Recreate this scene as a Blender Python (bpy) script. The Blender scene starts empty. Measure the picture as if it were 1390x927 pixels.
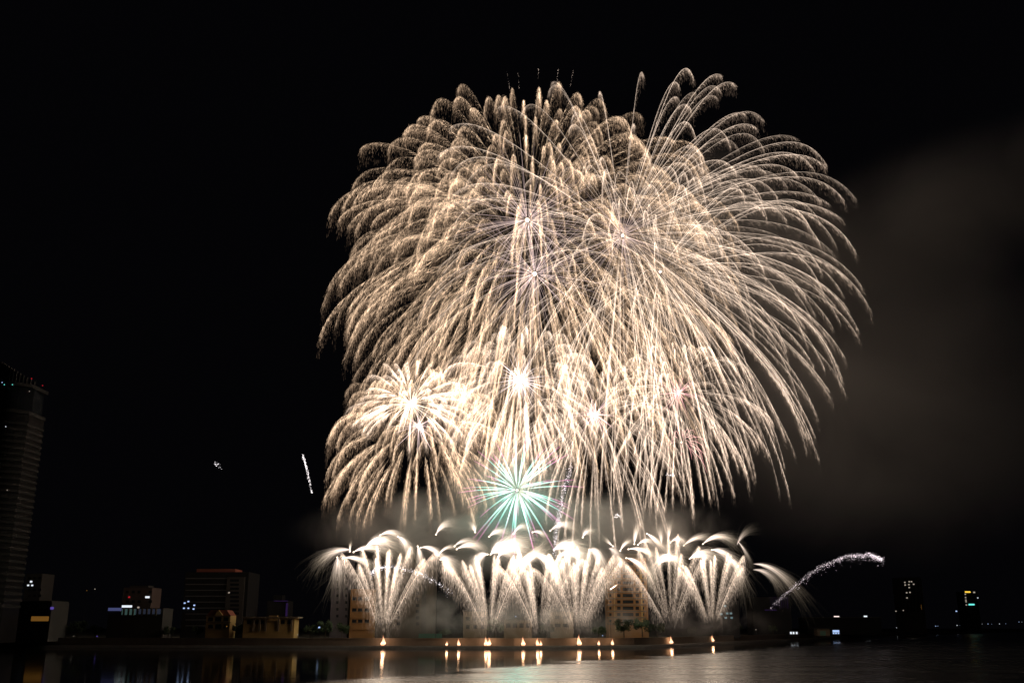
import bpy, bmesh, math, random
import numpy as np
from mathutils import Vector

rad = math.radians
S = bpy.context.scene
C = S.collection
rng = np.random.default_rng(7)
random.seed(7)

# ------------------------------------------------------------------ camera, world, exposure
CAMH, PITCH, F = 8.6, rad(16.04), 1351.0          # height over the water, upward tilt, focal length in photo pixels
cam = bpy.data.cameras.new('camera'); cam.lens = 35.0; cam.sensor_width = 36.0
cam.clip_start = 0.5; cam.clip_end = 20000
camo = bpy.data.objects.new('camera', cam); C.objects.link(camo)
camo.location = (0, 0, CAMH); camo.rotation_euler = (rad(90) + PITCH, 0, 0)
S.camera = camo

W = bpy.data.worlds.new('World'); S.world = W; W.use_nodes = True
bg = W.node_tree.nodes['Background']
bg.inputs['Color'].default_value = (0.75, 0.72, 1.0, 1); bg.inputs['Strength'].default_value = 0.0014   # a moonless night
S.view_settings.view_transform = 'Standard'; S.view_settings.look = 'None'
S.view_settings.exposure = 0.0; S.view_settings.gamma = 1.0
cy = S.cycles
cy.use_denoising = True
cy.max_bounces = 6; cy.diffuse_bounces = 1; cy.glossy_bounces = 3; cy.volume_bounces = 0; cy.transparent_max_bounces = 40
cy.sample_clamp_indirect = 1.5; cy.sample_clamp_direct = 0
cy.volume_step_rate = 1.0; cy.volume_max_steps = 128
cy.use_light_tree = True

LIGHT = 0.8                                        # one gain for the light of every burst

# ------------------------------------------------------------------ helpers
CT, ST = math.cos(PITCH), math.sin(PITCH)
def at(px, py, Y):
    """the point of the place seen at photo pixel (px, py), Y metres out over the river"""
    x, y = (px - 695) / F, -(py - 463.5) / F
    d = np.array([x, CT - y * ST, ST + y * CT])
    return np.array([0, 0, CAMH]) + d * (Y / d[1])
def mpp(px, py, Y):
    """metres per photo pixel there"""
    return float(np.linalg.norm(at(px + .5, py, Y) - at(px - .5, py, Y)))
def tag(o, label=None, cat=None, group=None, kind=None):
    for k, v in (('label', label), ('category', cat), ('group', group), ('kind', kind)):
        if v: o[k] = v
    return o
def thing(name, label, cat, loc=(0, 0, 0), group=None, rz=0):
    o = bpy.data.objects.new(name, None); C.objects.link(o)
    o.empty_display_size = 1; o.location = loc; o.rotation_euler = (0, 0, rz)
    return tag(o, label, cat, group)
def link(name, me, parent=None, m=None):
    o = bpy.data.objects.new(name, me); C.objects.link(o)
    if parent: o.parent = parent
    if m: me.materials.append(m)
    return o

# ------------------------------------------------------------------ materials
def mat(name, col, rough=.8, var=.25, scale=.4, metal=0, detail=6, spec=.3):
    m = bpy.data.materials.new(name); m.use_nodes = True
    n = m.node_tree; b = n.nodes['Principled BSDF']
    tc = n.nodes.new('ShaderNodeTexCoord'); no = n.nodes.new('ShaderNodeTexNoise'); r = n.nodes.new('ShaderNodeMix')
    r.data_type = 'RGBA'
    no.inputs['Scale'].default_value = scale; no.inputs['Detail'].default_value = detail; no.inputs['Roughness'].default_value = .65
    n.links.new(tc.outputs['Object'], no.inputs['Vector'])
    n.links.new(no.outputs['Fac'], r.inputs['Factor'])
    r.inputs[6].default_value = (*[c * (1 - var) for c in col], 1); r.inputs[7].default_value = (*[min(1, c * (1 + var)) for c in col], 1)
    n.links.new(r.outputs[2], b.inputs['Base Color'])
    b.inputs['Roughness'].default_value = rough; b.inputs['Metallic'].default_value = metal
    b.inputs['Specular IOR Level'].default_value = spec
    return m
def emit(name, col, s, sampled=True):
    m = bpy.data.materials.new(name); m.use_nodes = True
    n = m.node_tree; n.nodes.clear()
    o = n.nodes.new('ShaderNodeOutputMaterial'); e = n.nodes.new('ShaderNodeEmission')
    e.inputs['Color'].default_value = (*col, 1); e.inputs['Strength'].default_value = s
    n.links.new(e.outputs[0], o.inputs['Surface'])
    m.cycles.emission_sampling = 'AUTO' if sampled else 'NONE'
    return m
# burning sparks: each carries the colour and heat it burns with
SPARK = emit('burning_spark', (1, 1, 1), 1.0, False)
_a = SPARK.node_tree.nodes.new('ShaderNodeAttribute'); _a.attribute_name = 'burn_colour'
SPARK.node_tree.links.new(_a.outputs['Color'], SPARK.node_tree.nodes['Emission'].inputs['Color'])
# glowing gas hides nothing behind it: its light adds to what lies beyond
_t = SPARK.node_tree.nodes.new('ShaderNodeBsdfTransparent'); _s = SPARK.node_tree.nodes.new('ShaderNodeAddShader')
SPARK.node_tree.links.new(SPARK.node_tree.nodes['Emission'].outputs[0], _s.inputs[0]); SPARK.node_tree.links.new(_t.outputs[0], _s.inputs[1])
SPARK.node_tree.links.new(_s.outputs[0], SPARK.node_tree.nodes['Material Output'].inputs['Surface'])
SPARK.node_tree.nodes['Emission'].inputs['Strength'].default_value = .27

# ------------------------------------------------------------------ spark meshes
class Sparks:
    """collects glowing slivers and strands; build() links them as ONE mesh"""
    def __init__(s): s.v, s.t, s.c, s.n = [], [], [], 0
    def spikes(s, A, B, w, col0, col1=None):
        """n slivers from head A to tail B, three-sided, width w at the head"""
        A, B = np.asarray(A, float), np.asarray(B, float); n = len(A)
        if n == 0: return s
        w = np.broadcast_to(np.asarray(w, float), (n,))
        col0 = np.broadcast_to(np.asarray(col0, float), (n, 3))
        col1 = col0 * .55 if col1 is None else np.broadcast_to(np.asarray(col1, float), (n, 3))
        d = B - A; L = np.linalg.norm(d, axis=1, keepdims=True) + 1e-9; d = d / L
        up = np.where(np.abs(d[:, :1]) < .8, [[1., 0, 0]], [[0, 1., 0]])
        u = np.cross(d, up); u /= np.linalg.norm(u, axis=1, keepdims=True); v = np.cross(d, u)
        V = np.empty((n, 5, 3)); M = A + d * L * .3
        V[:, 0] = A
        for k in range(3):
            a = k * 2 * math.pi / 3 + .5
            V[:, 1 + k] = M + (u * math.cos(a) + v * math.sin(a)) * w[:, None] * .5
        V[:, 4] = B
        K = np.empty((n, 5, 3)); K[:, 0] = col0; K[:, 1:4] = col0[:, None]; K[:, 4] = col1
        T = np.array([[0, 1, 2], [0, 2, 3], [0, 3, 1], [4, 2, 1], [4, 3, 2], [4, 1, 3]])
        s.t.append((np.arange(n)[:, None, None] * 5 + T[None] + s.n).reshape(-1, 3))
        s.v.append(V.reshape(-1, 3)); s.c.append(K.reshape(-1, 3)); s.n += n * 5
        return s
    def strands(s, P, R, K):
        """n strands of m points: P (n,m,3), radius R (n,m), colour K (n,m,3)"""
        P = np.asarray(P, float); n, m, _ = P.shape
        R = np.broadcast_to(np.asarray(R, float), (n, m)); K = np.broadcast_to(np.asarray(K, float), (n, m, 3))
        d = np.gradient(P, axis=1); d /= np.linalg.norm(d, axis=2, keepdims=True) + 1e-9
        up = np.array([.31, .9, .17]); u = np.cross(d, up); u /= np.linalg.norm(u, axis=2, keepdims=True) + 1e-9; v = np.cross(d, u)
        V = np.empty((n, m, 3, 3)); KK = np.empty((n, m, 3, 3))
        for k in range(3):
            a = k * 2 * math.pi / 3
            V[:, :, k] = P + (u * math.cos(a) + v * math.sin(a)) * R[..., None]; KK[:, :, k] = K
        idx = (np.arange(n)[:, None] * m + np.arange(m - 1)[None]) * 3        # (n, m-1)
        T = []
        for k in range(3):
            q = (k + 1) % 3
            T += [np.stack([idx + k, idx + q, idx + 3 + q], -1), np.stack([idx + k, idx + 3 + q, idx + 3 + k], -1)]
        s.t.append(np.concatenate([x.reshape(-1, 3) for x in T]) + s.n)
        s.v.append(V.reshape(-1, 3)); s.c.append(KK.reshape(-1, 3)); s.n += n * m * 3
        return s
    def build(s, name, parent=None, origin=(0, 0, 0), m=None):
        V = np.concatenate(s.v) - np.asarray(origin); T = np.concatenate(s.t); K = np.concatenate(s.c)
        me = bpy.data.meshes.new(name)
        me.vertices.add(len(V)); me.vertices.foreach_set('co', V.astype(np.float32).ravel())
        me.loops.add(T.size); me.loops.foreach_set('vertex_index', T.astype(np.int32).ravel())
        me.polygons.add(len(T)); me.polygons.foreach_set('loop_start', np.arange(0, T.size, 3, dtype=np.int32))
        me.polygons.foreach_set('loop_total', np.full(len(T), 3, dtype=np.int32))
        a = me.attributes.new('burn_colour', 'FLOAT_COLOR', 'POINT')
        a.data.foreach_set('color', np.concatenate([K, np.ones((len(K), 1))], 1).astype(np.float32).ravel())
        me.update(calc_edges=True)
        o = link(name, me, parent, m or SPARK)
        if parent is None: o.location = origin
        return o

GOLD = np.array([1.0, .69, .45]); PALE = np.array([1.0, .765, .59]); DEEP = np.array([.84, .49, .29]); WHITE = np.array([1.0, .93, .82])
G = 9.8

def lamp(name, parent, loc, power, col=(1, .8, .58), r=2.0):
    l = bpy.data.lights.new(name, 'POINT'); l.energy = power * LIGHT; l.color = col; l.shadow_soft_size = r; l.specular_factor = 0     # water mirrors the burning stars themselves
    o = bpy.data.objects.new(name, l); C.objects.link(o); o.location = loc; o.parent = parent
    return o

def ball(name, parent, loc, r, m, sub=2):
    bm = bmesh.new(); bmesh.ops.create_icosphere(bm, subdivisions=sub, radius=r)
    for v in bm.verts: v.co *= 1 + .12 * math.sin(v.co.x * 9 + v.co.z * 7)
    me = bpy.data.meshes.new(name); bm.to_mesh(me); bm.free()
    o = link(name, me, parent, m); o.location = loc
    return o
CORE = emit('burst_core', (1, .80, .62), 3.0, False)

def sphere_dirs(n, jit=.12, zmin=-1, zmax=1):
    i = np.arange(n) + .5
    z = zmin + (zmax - zmin) * i / n; ph = i * 2.399963 + rng.uniform(0, 6.28)
    r = np.sqrt(np.clip(1 - z * z, 0, 1))
    d = np.stack([r * np.cos(ph), r * np.sin(ph), z], 1) + rng.normal(0, jit, (n, 3))
    return d / np.linalg.norm(d, axis=1, keepdims=True)

def willow(name, label, cpx, Y, R, n, T, k, nsp, life, line=1.0, hair=1.0, t0=.25, lw=.20, sw=.14, col=GOLD, cat='firework burst',
           group=None, power=0, pcol=(1, .84, .70), lr=20, pistil=0, plen=.4, core=1.2, spread=.45, keep=None, pist_col=(.62, .44, .42), jit=.06, q0=1.5, dT=.12, wild=1.0, down=.12, top=.1):
    """one aerial shell: stars fly out with drag, each leaving a glowing line and a curtain of falling glitter"""
    c = at(*cpx, Y)
    root = thing(name, label, cat, c, group)
    D = rng.permutation(sphere_dirs(n))
    if keep is not None: D = D[[bool(keep(d)) for d in D]]
    rest = Sparks()                                       # past a hundred trails: the fainter rest as one
    for i, d in enumerate(D):
        Ri = R * rng.uniform(1 - 2 * jit, 1 + jit * .6) * (1 - top * max(0, d[2] - .5)); Ti = T * rng.uniform(1 - dT, 1 + dT) * (1 - down * max(0, -d[2]))
        v0 = Ri * k
        pos = lambda t: d[None] * (Ri * (1 - np.exp(-k * t)))[:, None] + np.array([0, 0, -G / k])[None] * (t - (1 - np.exp(-k * t)) / k)[:, None]
        vel = lambda t: d[None] * (v0 * np.exp(-k * t))[:, None] + np.array([0, 0, -G / k])[None] * (1 - np.exp(-k * t))[:, None]
        b = Sparks() if i < 100 else rest
        bi = rng.uniform(.55, 1.3) * (1 if i < 100 else .8)
        m = 22; t = t0 + (Ti - t0) * np.linspace(0, 1, m) ** 1.5          # the star's own line
        f = (t - t0) / (Ti - t0)
        prof = np.interp(f, [0, .08, .35, .8, .95, 1], [.5, .9, 1, .9, .7, .2]) * line * bi
        K = (col[None] * (1 - .25 * f[:, None]) + .25 * np.array([1, .85, .75])[None] * (1 - f[:, None])) * prof[:, None]
        b.strands(pos(t)[None], (lw * np.interp(f, [0, .1, .7, 1], [.5, .9, 1, .45]))[None] * .5, K[None])
        if hair > 0:                                      # glitter shed on the way
            u = rng.beta(q0, 1.0, nsp); ts = t0 + .3 + (Ti - t0 - .3) * u
            p, v = pos(ts), vel(ts)
            a0 = np.minimum(rng.exponential(life, nsp), life * 2.6); da = rng.uniform(.18, .60, nsp)
            kk = 1.9; vs = v * spread * rng.uniform(.7, 1.15, (nsp, 1)) + rng.normal(0, wild, (nsp, 3))
            def sp(a):
                e = (1 - np.exp(-kk * a)) / kk
                return p + vs * e[:, None] + np.array([0, 0, -G / kk])[None] * (a - e)[:, None]
            heat = hair * bi * (1.45 - .7 * u) * np.exp(-a0 / (life * 1.5)) * np.minimum(rng.lognormal(-.15, .65, nsp), 2.6)
            cc = (col[None] * (.55 + .45 * np.exp(-a0 / life))[:, None] + DEEP[None] * (.45 - .45 * np.exp(-a0 / life))[:, None]) * heat[:, None]
            b.spikes(sp(a0 + da), sp(a0), sw * rng.uniform(.5, 1.2, nsp), cc, cc * .6)
        if i < 100: b.build('spark_trail', root)
    if rest.n: rest.build('fine_sparks', root)['kind'] = 'stuff'
    if pistil:
        d = sphere_dirs(pistil, .2); L = R * plen * rng.uniform(.6, 1.1, (pistil, 1))
        b = Sparks(); tt = np.linspace(.08, 1, 6)[None, :, None]
        P = d[:, None] * L[:, None] * tt + np.array([0, 0, -.05 * R * plen])[None, None] * tt ** 2
        K = np.array(pist_col)[None, None] * np.interp(tt[0, :, 0], [0, .2, .8, 1], [1.2, 1.0, .6, .2])[None, :, None] * rng.uniform(.5, 1.2, (pistil, 1, 1))
        b.strands(P, .09, K); b.build('pistil', root)
    if core: ball('core', root, (0, 0, 0), core, CORE)
    if power: lamp('burst_light', root, (0, -2.5, 1.5), power, pcol, lr)
    return root

# ------------------------------------------------------------------ the setting: water, bank, land
def fnum(n, op, a, b=None, c=None):
    x = n.nodes.new('ShaderNodeMath'); x.operation = op
    for i, v in enumerate((a, b, c)):
        if v is None: continue
        if isinstance(v, (int, float)): x.inputs[i].default_value = v
        else: n.links.new(v, x.inputs[i])
    return x.outputs[0]
def water_material():
    m = bpy.data.materials.new('river_water'); m.use_nodes = True
    n = m.node_tree; b = n.nodes['Principled BSDF']
    b.inputs['Base Color'].default_value = (.012, .012, .013, 1); b.inputs['IOR'].default_value = 1.333
    b.inputs['Specular IOR Level'].default_value = .5
    g = n.nodes.new('ShaderNodeNewGeometry'); sx = n.nodes.new('ShaderNodeSeparateXYZ'); n.links.new(g.outputs['Position'], sx.inputs[0])
    # a wind line crosses the river: sheltered and smooth along the bank, ruffled on the near side
    wob = n.nodes.new('ShaderNodeTexNoise'); wob.inputs['Scale'].default_value = 1.0; wob.inputs['Detail'].default_value = 6
    wm = n.nodes.new('ShaderNodeMapping'); wm.inputs['Scale'].default_value = (.006, .035, .1); wm.inputs['Rotation'].default_value = (0, 0, .2); n.links.new(g.outputs['Position'], wm.inputs['Vector']); n.links.new(wm.outputs[0], wob.inputs['Vector'])
    side = fnum(n, 'SUBTRACT', sx.outputs['X'], fnum(n, 'MULTIPLY_ADD', sx.outputs['Y'],   .515, -122.0))
    side = fnum(n, 'ADD', side, fnum(n, 'MULTIPLY', fnum(n, 'SUBTRACT', wob.outputs['Fac'], .5), 60.0))
    mr = n.nodes.new('ShaderNodeMapRange'); mr.interpolation_type = 'SMOOTHSTEP'
    mr.inputs['From Min'].default_value = -9; mr.inputs['From Max'].default_value = 9
    n.links.new(side, mr.inputs['Value'])
    rough = fnum(n, 'MULTIPLY_ADD', mr.outputs[0], .20, .065)
    gm = n.nodes.new('ShaderNodeMapping'); gm.inputs['Scale'].default_value = (.008, .085, .1); gm.inputs['Rotation'].default_value = (0, 0, .12); n.links.new(g.outputs['Position'], gm.inputs['Vector'])
    gn = n.nodes.new('ShaderNodeTexNoise'); gn.inputs['Scale'].default_value = 1.0; gn.inputs['Detail'].default_value = 7; n.links.new(gm.outputs[0], gn.inputs['Vector'])
    gust = fnum(n, 'MULTIPLY', fnum(n, 'SUBTRACT', gn.outputs['Fac'], .5), fnum(n, 'MULTIPLY_ADD', mr.outputs[0], .24, .06))
    n.links.new(fnum(n, 'MAXIMUM', fnum(n, 'ADD', rough, gust), .04), b.inputs['Roughness'])
    mp = n.nodes.new('ShaderNodeMapping'); mp.inputs['Scale'].default_value = (.05, .16, .1); n.links.new(g.outputs['Position'], mp.inputs['Vector'])
    w1 = n.nodes.new('ShaderNodeTexNoise'); w1.inputs['Scale'].default_value = 1.0; w1.inputs['Detail'].default_value = 5; n.links.new(mp.outputs[0], w1.inputs['Vector'])
    mp2 = n.nodes.new('ShaderNodeMapping'); mp2.inputs['Scale'].default_value = (.35, .9, .5); n.links.new(g.outputs['Position'], mp2.inputs['Vector'])
    w2 = n.nodes.new('ShaderNodeTexNoise'); w2.inputs['Scale'].default_value = 1.0; w2.inputs['Detail'].default_value = 3; n.links.new(mp2.outputs[0], w2.inputs['Vector'])
    h = fnum(n, 'ADD', fnum(n, 'MULTIPLY', w1.outputs['Fac'], .6), fnum(n, 'MULTIPLY', w2.outputs['Fac'], .12))
    bp = n.nodes.new('ShaderNodeBump'); bp.inputs['Distance'].default_value = 1.0
    n.links.new(fnum(n, 'MULTIPLY_ADD', mr.outputs[0], .11, .02), bp.inputs['Strength'])
    n.links.new(h, bp.inputs['Height']); n.links.new(bp.outputs[0], b.inputs['Normal'])
    return m
def sheet(name, pts, z, m, kind='structure'):
    bm = bmesh.new(); bm.faces.new([bm.verts.new((x, y, z)) for x, y in pts])
    me = bpy.data.meshes.new(name); bm.to_mesh(me); bm.free()
    return tag(link(name, me, None, m), kind=kind)
sheet('river', [(-9000, -200), (9000, -200), (9000, 9000), (-9000, 9000)], 0, water_material())

SHORE = [(-6000, 500), (-900, 480), (-230, 468), (-58, 452), (2, 446), (60, 470), (84, 505), (130, 600), (213, 760), (454, 1265), (1290, 2600), (6000, 9000)]
def offset(line, d):
    L = np.array(line, float); t = np.gradient(L, axis=0); t /= np.linalg.norm(t, axis=1, keepdims=True)
    return L + np.stack([-t[:, 1], t[:, 0]], 1) * d
def ribbon(name, prof, m, closed=True, line=SHORE):
    """sweeps a cross-section [(inland offset, height)] along the shore"""
    bm = bmesh.new(); rows = []
    for d, z in prof: rows.append([bm.verts.new((x, y, z)) for x, y in offset(line, d)])
    q = list(zip(rows, rows[1:])) + ([(rows[-1], rows[0])] if closed else [])
    for a, b in q:
        for i in range(len(a) - 1): bm.faces.new((a[i], a[i + 1], b[i + 1], b[i]))
    bmesh.ops.recalc_face_normals(bm, faces=bm.faces)
    me = bpy.data.meshes.new(name); bm.to_mesh(me); bm.free()
    return link(name, me, None, m)
def ledge(px, off=4.0):
    """distance out to the stone ledge in the direction of pixel column px"""
    L = offset(SHORE, off); Y = 460.0
    for _ in range(30): Y = float(np.interp((px - 695) / F * Y * .985, L[:, 0], L[:, 1]))
    return Y
M_stone = mat('dark_revetment_stone', (.07, .062, .055), .9, .5, .8)
M_wall = mat('weathered_render', (.36, .29, .23), .85, .3, .35)
M_land = mat('dry_ground', (.06, .06, .045), .95, .4, .05)
tag(ribbon('embankment', [(-.5, -1.5), (0, .1), (.8, 1.1), (7.0, 1.12), (7.0, -1.5)], M_stone), kind='structure')
w_ = ribbon('promenade_wall', [(7.0, .9), (7.0, 4.1), (6.85, 4.1), (6.85, 4.35), (7.75, 4.35), (7.75, 4.1), (7.6, 4.1), (7.6, .9)], M_wall)
tag(w_, 'long pale rendered promenade wall with coping running along the far river bank', 'wall')
_b = offset(SHORE, 7.3)
sheet('ground', [tuple(p) for p in _b] + [(6000, 12000), (-6000, 12000)], 3.3, M_land)
LANDZ = 3.3

# ------------------------------------------------------------------ building helpers
class MB:
    def __init__(s): s.bm = bmesh.new()
    def box(s, x0, x1, y0, y1, z0, z1):
        v = [s.bm.verts.new(p) for p in ((x0, y0, z0), (x1, y0, z0), (x1, y1, z0), (x0, y1, z0), (x0, y0, z1), (x1, y0, z1), (x1, y1, z1), (x0, y1, z1))]
        for f in ((0, 3, 2, 1), (4, 5, 6, 7), (0, 1, 5, 4), (1, 2, 6, 5), (2, 3, 7, 6), (3, 0, 4, 7)): s.bm.faces.new([v[i] for i in f])
        return s
    def prism(s, pts, y0, y1):
        a = [s.bm.verts.new((x, y0, z)) for x, z in pts]; b = [s.bm.verts.new((x, y1, z)) for x, z in pts]
        s.bm.faces.new(a); s.bm.faces.new(b[::-1])
        for i in range(len(a)):
            j = (i + 1) % len(a); s.bm.faces.new((a[i], b[i], b[j], a[j]))
        return s
    def cone(s, x, y, z0, z1, r0, r1, n=8):
        a = [s.bm.verts.new((x + r0 * math.cos(i * 6.2832 / n), y + r0 * math.sin(i * 6.2832 / n), z0)) for i in range(n)]
        b = [s.bm.verts.new((x + r1 * math.cos(i * 6.2832 / n), y + r1 * math.sin(i * 6.2832 / n), z1)) for i in range(n)]
        for i in range(n):
            j = (i + 1) % n; s.bm.faces.new((a[i], a[j], b[j], b[i]))
        s.bm.faces.new(b); s.bm.faces.new(a[::-1])
        return s
    def build(s, name, m, parent=None, loc=(0, 0, 0)):
        bmesh.ops.recalc_face_normals(s.bm, faces=s.bm.faces)
        me = bpy.data.meshes.new(name); s.bm.to_mesh(me); s.bm.free()
        o = link(name, me, parent, m); o.location = loc
        return o
M_glass = mat('dark_window_glass', (.02, .022, .025), .15, .3, .5, spec=.5)
M_grey = mat('grey_violet_facade', (.10, .088, .10), .8, .2, .15)
M_beige = mat('beige_facade', (.085, .07, .056), .8, .2, .15)
M_orange = mat('orange_facade', (.27, .135, .05), .8, .18, .15)
M_yellow = mat('yellow_facade', (.42, .27, .10), .8, .2, .2)
M_cream = mat('cream_facade', (.17, .13, .09), .8, .25, .2)
M_dark = mat('dark_facade', (.014, .014, .015), .7, .3, .1)
M_conc = mat('concrete_facade', (.06, .055, .05), .85, .25, .1)
M_tile = mat('red_roof_tiles', (.22, .07, .045), .85, .3, 1.5)
M_metal = mat('dark_metal', (.10, .10, .10), .5, .2, 2, .6)
M_green = mat('green_site_panel', (.10, .22, .18), .7, .25, .6)
E_white = emit('white_lamp', (.85, .92, 1), 1.0)
E_cool = emit('cool_lamp', (.45, .62, 1), 1.0)
E_dim = emit('dim_lamp', (1, .86, .7), .35)
E_teal = emit('teal_sign', (.15, .85, .75), 1.2)
E_yel = emit('yellow_sign', (1, .62, .06), 1.2)
E_red = emit('red_beacon', (1, .03, .05), .4)
E_violet = emit('violet_light', (.16, .10, .55), .5)
E_purp = emit('purple_tube', (.16, .07, .34), .10)
E_amber = emit('amber_light', (1, .45, .08), .13)
E_blue = emit('pale_blue_strip', (.26, .30, .75), .2)

class Building:
    """axis-aligned block given by the pixels of its front: x0..x1 across, ytop, standing at distance Y"""
    def __init__(s, name, label, x0, x1, ytop, Y, depth, m, cat='building', base=None, body='wall', group=None):
        a, b = at(x0, ytop, Y), at(x1, ytop, Y)
        s.x0, s.x1, s.Y, s.top = a[0], b[0], Y, a[2]; s.base = LANDZ - .5 if base is None else base
        s.w, s.h = s.x1 - s.x0, s.top - s.base
        s.root = thing(name, label, cat, ((s.x0 + s.x1) / 2, Y, s.base), group); s.depth = depth
        s.body = MB().box(-s.w / 2, s.w / 2, 0, depth, 0, s.h).build(body, m, s.root)
    def L(s, px, py):                                    # local x, z on the front
        p = at(px, py, s.Y); return p[0] - (s.x0 + s.x1) / 2, p[2] - s.base
    def part(s, name, m, px0, px1, py0, py1, out=.3, into=.5, label=None):
        x0, z1 = s.L(px0, py0); x1, z0 = s.L(px1, py1)
        o = MB().box(x0, x1, -out, into, z0, z1).build(name, m, s.root)
        if label: o['label'] = label
        return o
    def windows(s, cols, rows, w, h, name='window', m=None, sill=None, skip=()):
        """cols: pixel x centres, rows: pixel y centres, w,h metres"""
        me = me2 = None
        for j, py in enumerate(rows):
            for i, px in enumerate(cols):
                if (i, j) in skip: continue
                x, z = s.L(px, py)
                if me is None:
                    o = MB().box(-w / 2, w / 2, -.05, .3, -h / 2, h / 2).build(name, m or M_glass, s.root); me = o.data
                else: o = link(name, me, s.root)
                o.location = (x, 0, z)
                if sill:
                    if me2 is None:
                        q = MB().box(-w / 2 - .15, w / 2 + .15, -.28, .1, -h / 2 - .25, -h / 2).build('sill', sill, o); me2 = q.data
                    else: q = link('sill', me2, o)
    def dot(s, name, m, px, py, r=.35, out=.15):
        x, z = s.L(px, py)
        return MB().box(x - r, x + r, -out, .2, z - r * .8, z + r * .8).build(name, m, s.root)

# ------------------------------------------------------------------ buildings
exec_buildings = True
# grey apartment tower behind the leftmost fan
B = Building('apartment_tower', 'grey violet high-rise slab behind the leftmost fan of fireworks', 453, 476, 742, 500, 16, M_grey)
B.windows([458, 470], [762 + i * 9.2 for i in range(9)], 1.1, 1.3, sill=M_grey)
B.part('roof_parapet', M_conc, 452, 477, 739.5, 742.2, .4, 14)
B = Building('office_block', 'orange banded office block squeezed between the grey slab and the beige tower', 476.5, 508, 799, 498, 15, M_orange)
for j in range(4): B.part('floor_ledge', M_orange, 476.2, 508.2, 806 + j * 15.2, 808.8 + j * 15.2, .45, .3)
B.windows([481, 489, 498], [803 + 9 + j * 15.2 for j in range(3)], 2.1, 1.4, sill=M_cream)
B = Building('apartment_tower', 'beige high-rise tower right behind the leftmost fan of fireworks, wide blank side', 508.5, 590, 748, 506, 20, M_beige)
B.windows([517, 529, 541, 567], [764 + i * 8.2 for i in range(11)], 1.6, 1.4, sill=M_beige)
B.part('stair_strip', M_conc, 574, 578, 748.5, 858, .25, .3)
B.part('roof_parapet', M_conc, 508.2, 590.4, 745, 748.3, .4, 18)
B.dot('lit_window', E_dim, 466, 796, .5, .1)
# orange tower
B = Building('apartment_tower', 'orange high-rise with cream ledges and window strips, right of centre between two fans', 824, 877, 757, 520, 18, M_orange)
for j in range(10):
    y = 763 + j * 8.6
    B.part('floor_ledge', M_cream, 823.6, 877.4, y + 5.1, y + 6.6, .5, .3)
B.windows([828.5, 873], [763 + j * 8.6 + 1.8 for j in range(10)], 1.1, 1.3, sill=M_orange)
B.windows([840, 865], [763 + j * 8.6 + 1.8 for j in range(10)], 1.7, 1.5, sill=M_orange)
B.windows([852.5], [763 + j * 8.6 + 1.8 for j in range(10)], 5.4, 1.6, name='window_strip')
B.part('roof_house', M_cream, 838, 866, 751, 757.2, -1.5, 12)
B.part('pilaster', M_yellow, 833, 834.6, 757.4, 857, .35, .3); B.part('pilaster', M_yellow, 870, 871.4, 757.4, 857, .35, .3)
# low buildings between
B = Building('low_house', 'low cream house in the smoke between the leftmost fan and the second fan', 629, 661, 829, 490, 10, M_cream)
B.windows([635, 645, 655], [839, 850], 1.6, 1.5, sill=M_conc); B.part('roof_slab', M_conc, 628, 662, 827.4, 829.3, .6, 10.4)
B = Building('low_house', 'low cream house with one window row between the second fan and third fan', 684, 722, 841, 486, 10, M_cream)
B.windows([690, 699, 708, 717], [848], 2.0, 1.8, sill=M_conc); B.part('roof_slab', M_conc, 683, 723, 839.4, 841.3, .6, 10.4)
B = Building('low_house', 'small cream house with long windows between the third fan and the fourth fan', 747, 778, 830, 492, 9, M_cream)
B.windows([757, 768], [837, 848], 2.6, 1.4, sill=M_conc); B.part('roof_slab', M_conc, 746, 779, 828.4, 830.3, .6, 9.4)
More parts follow.
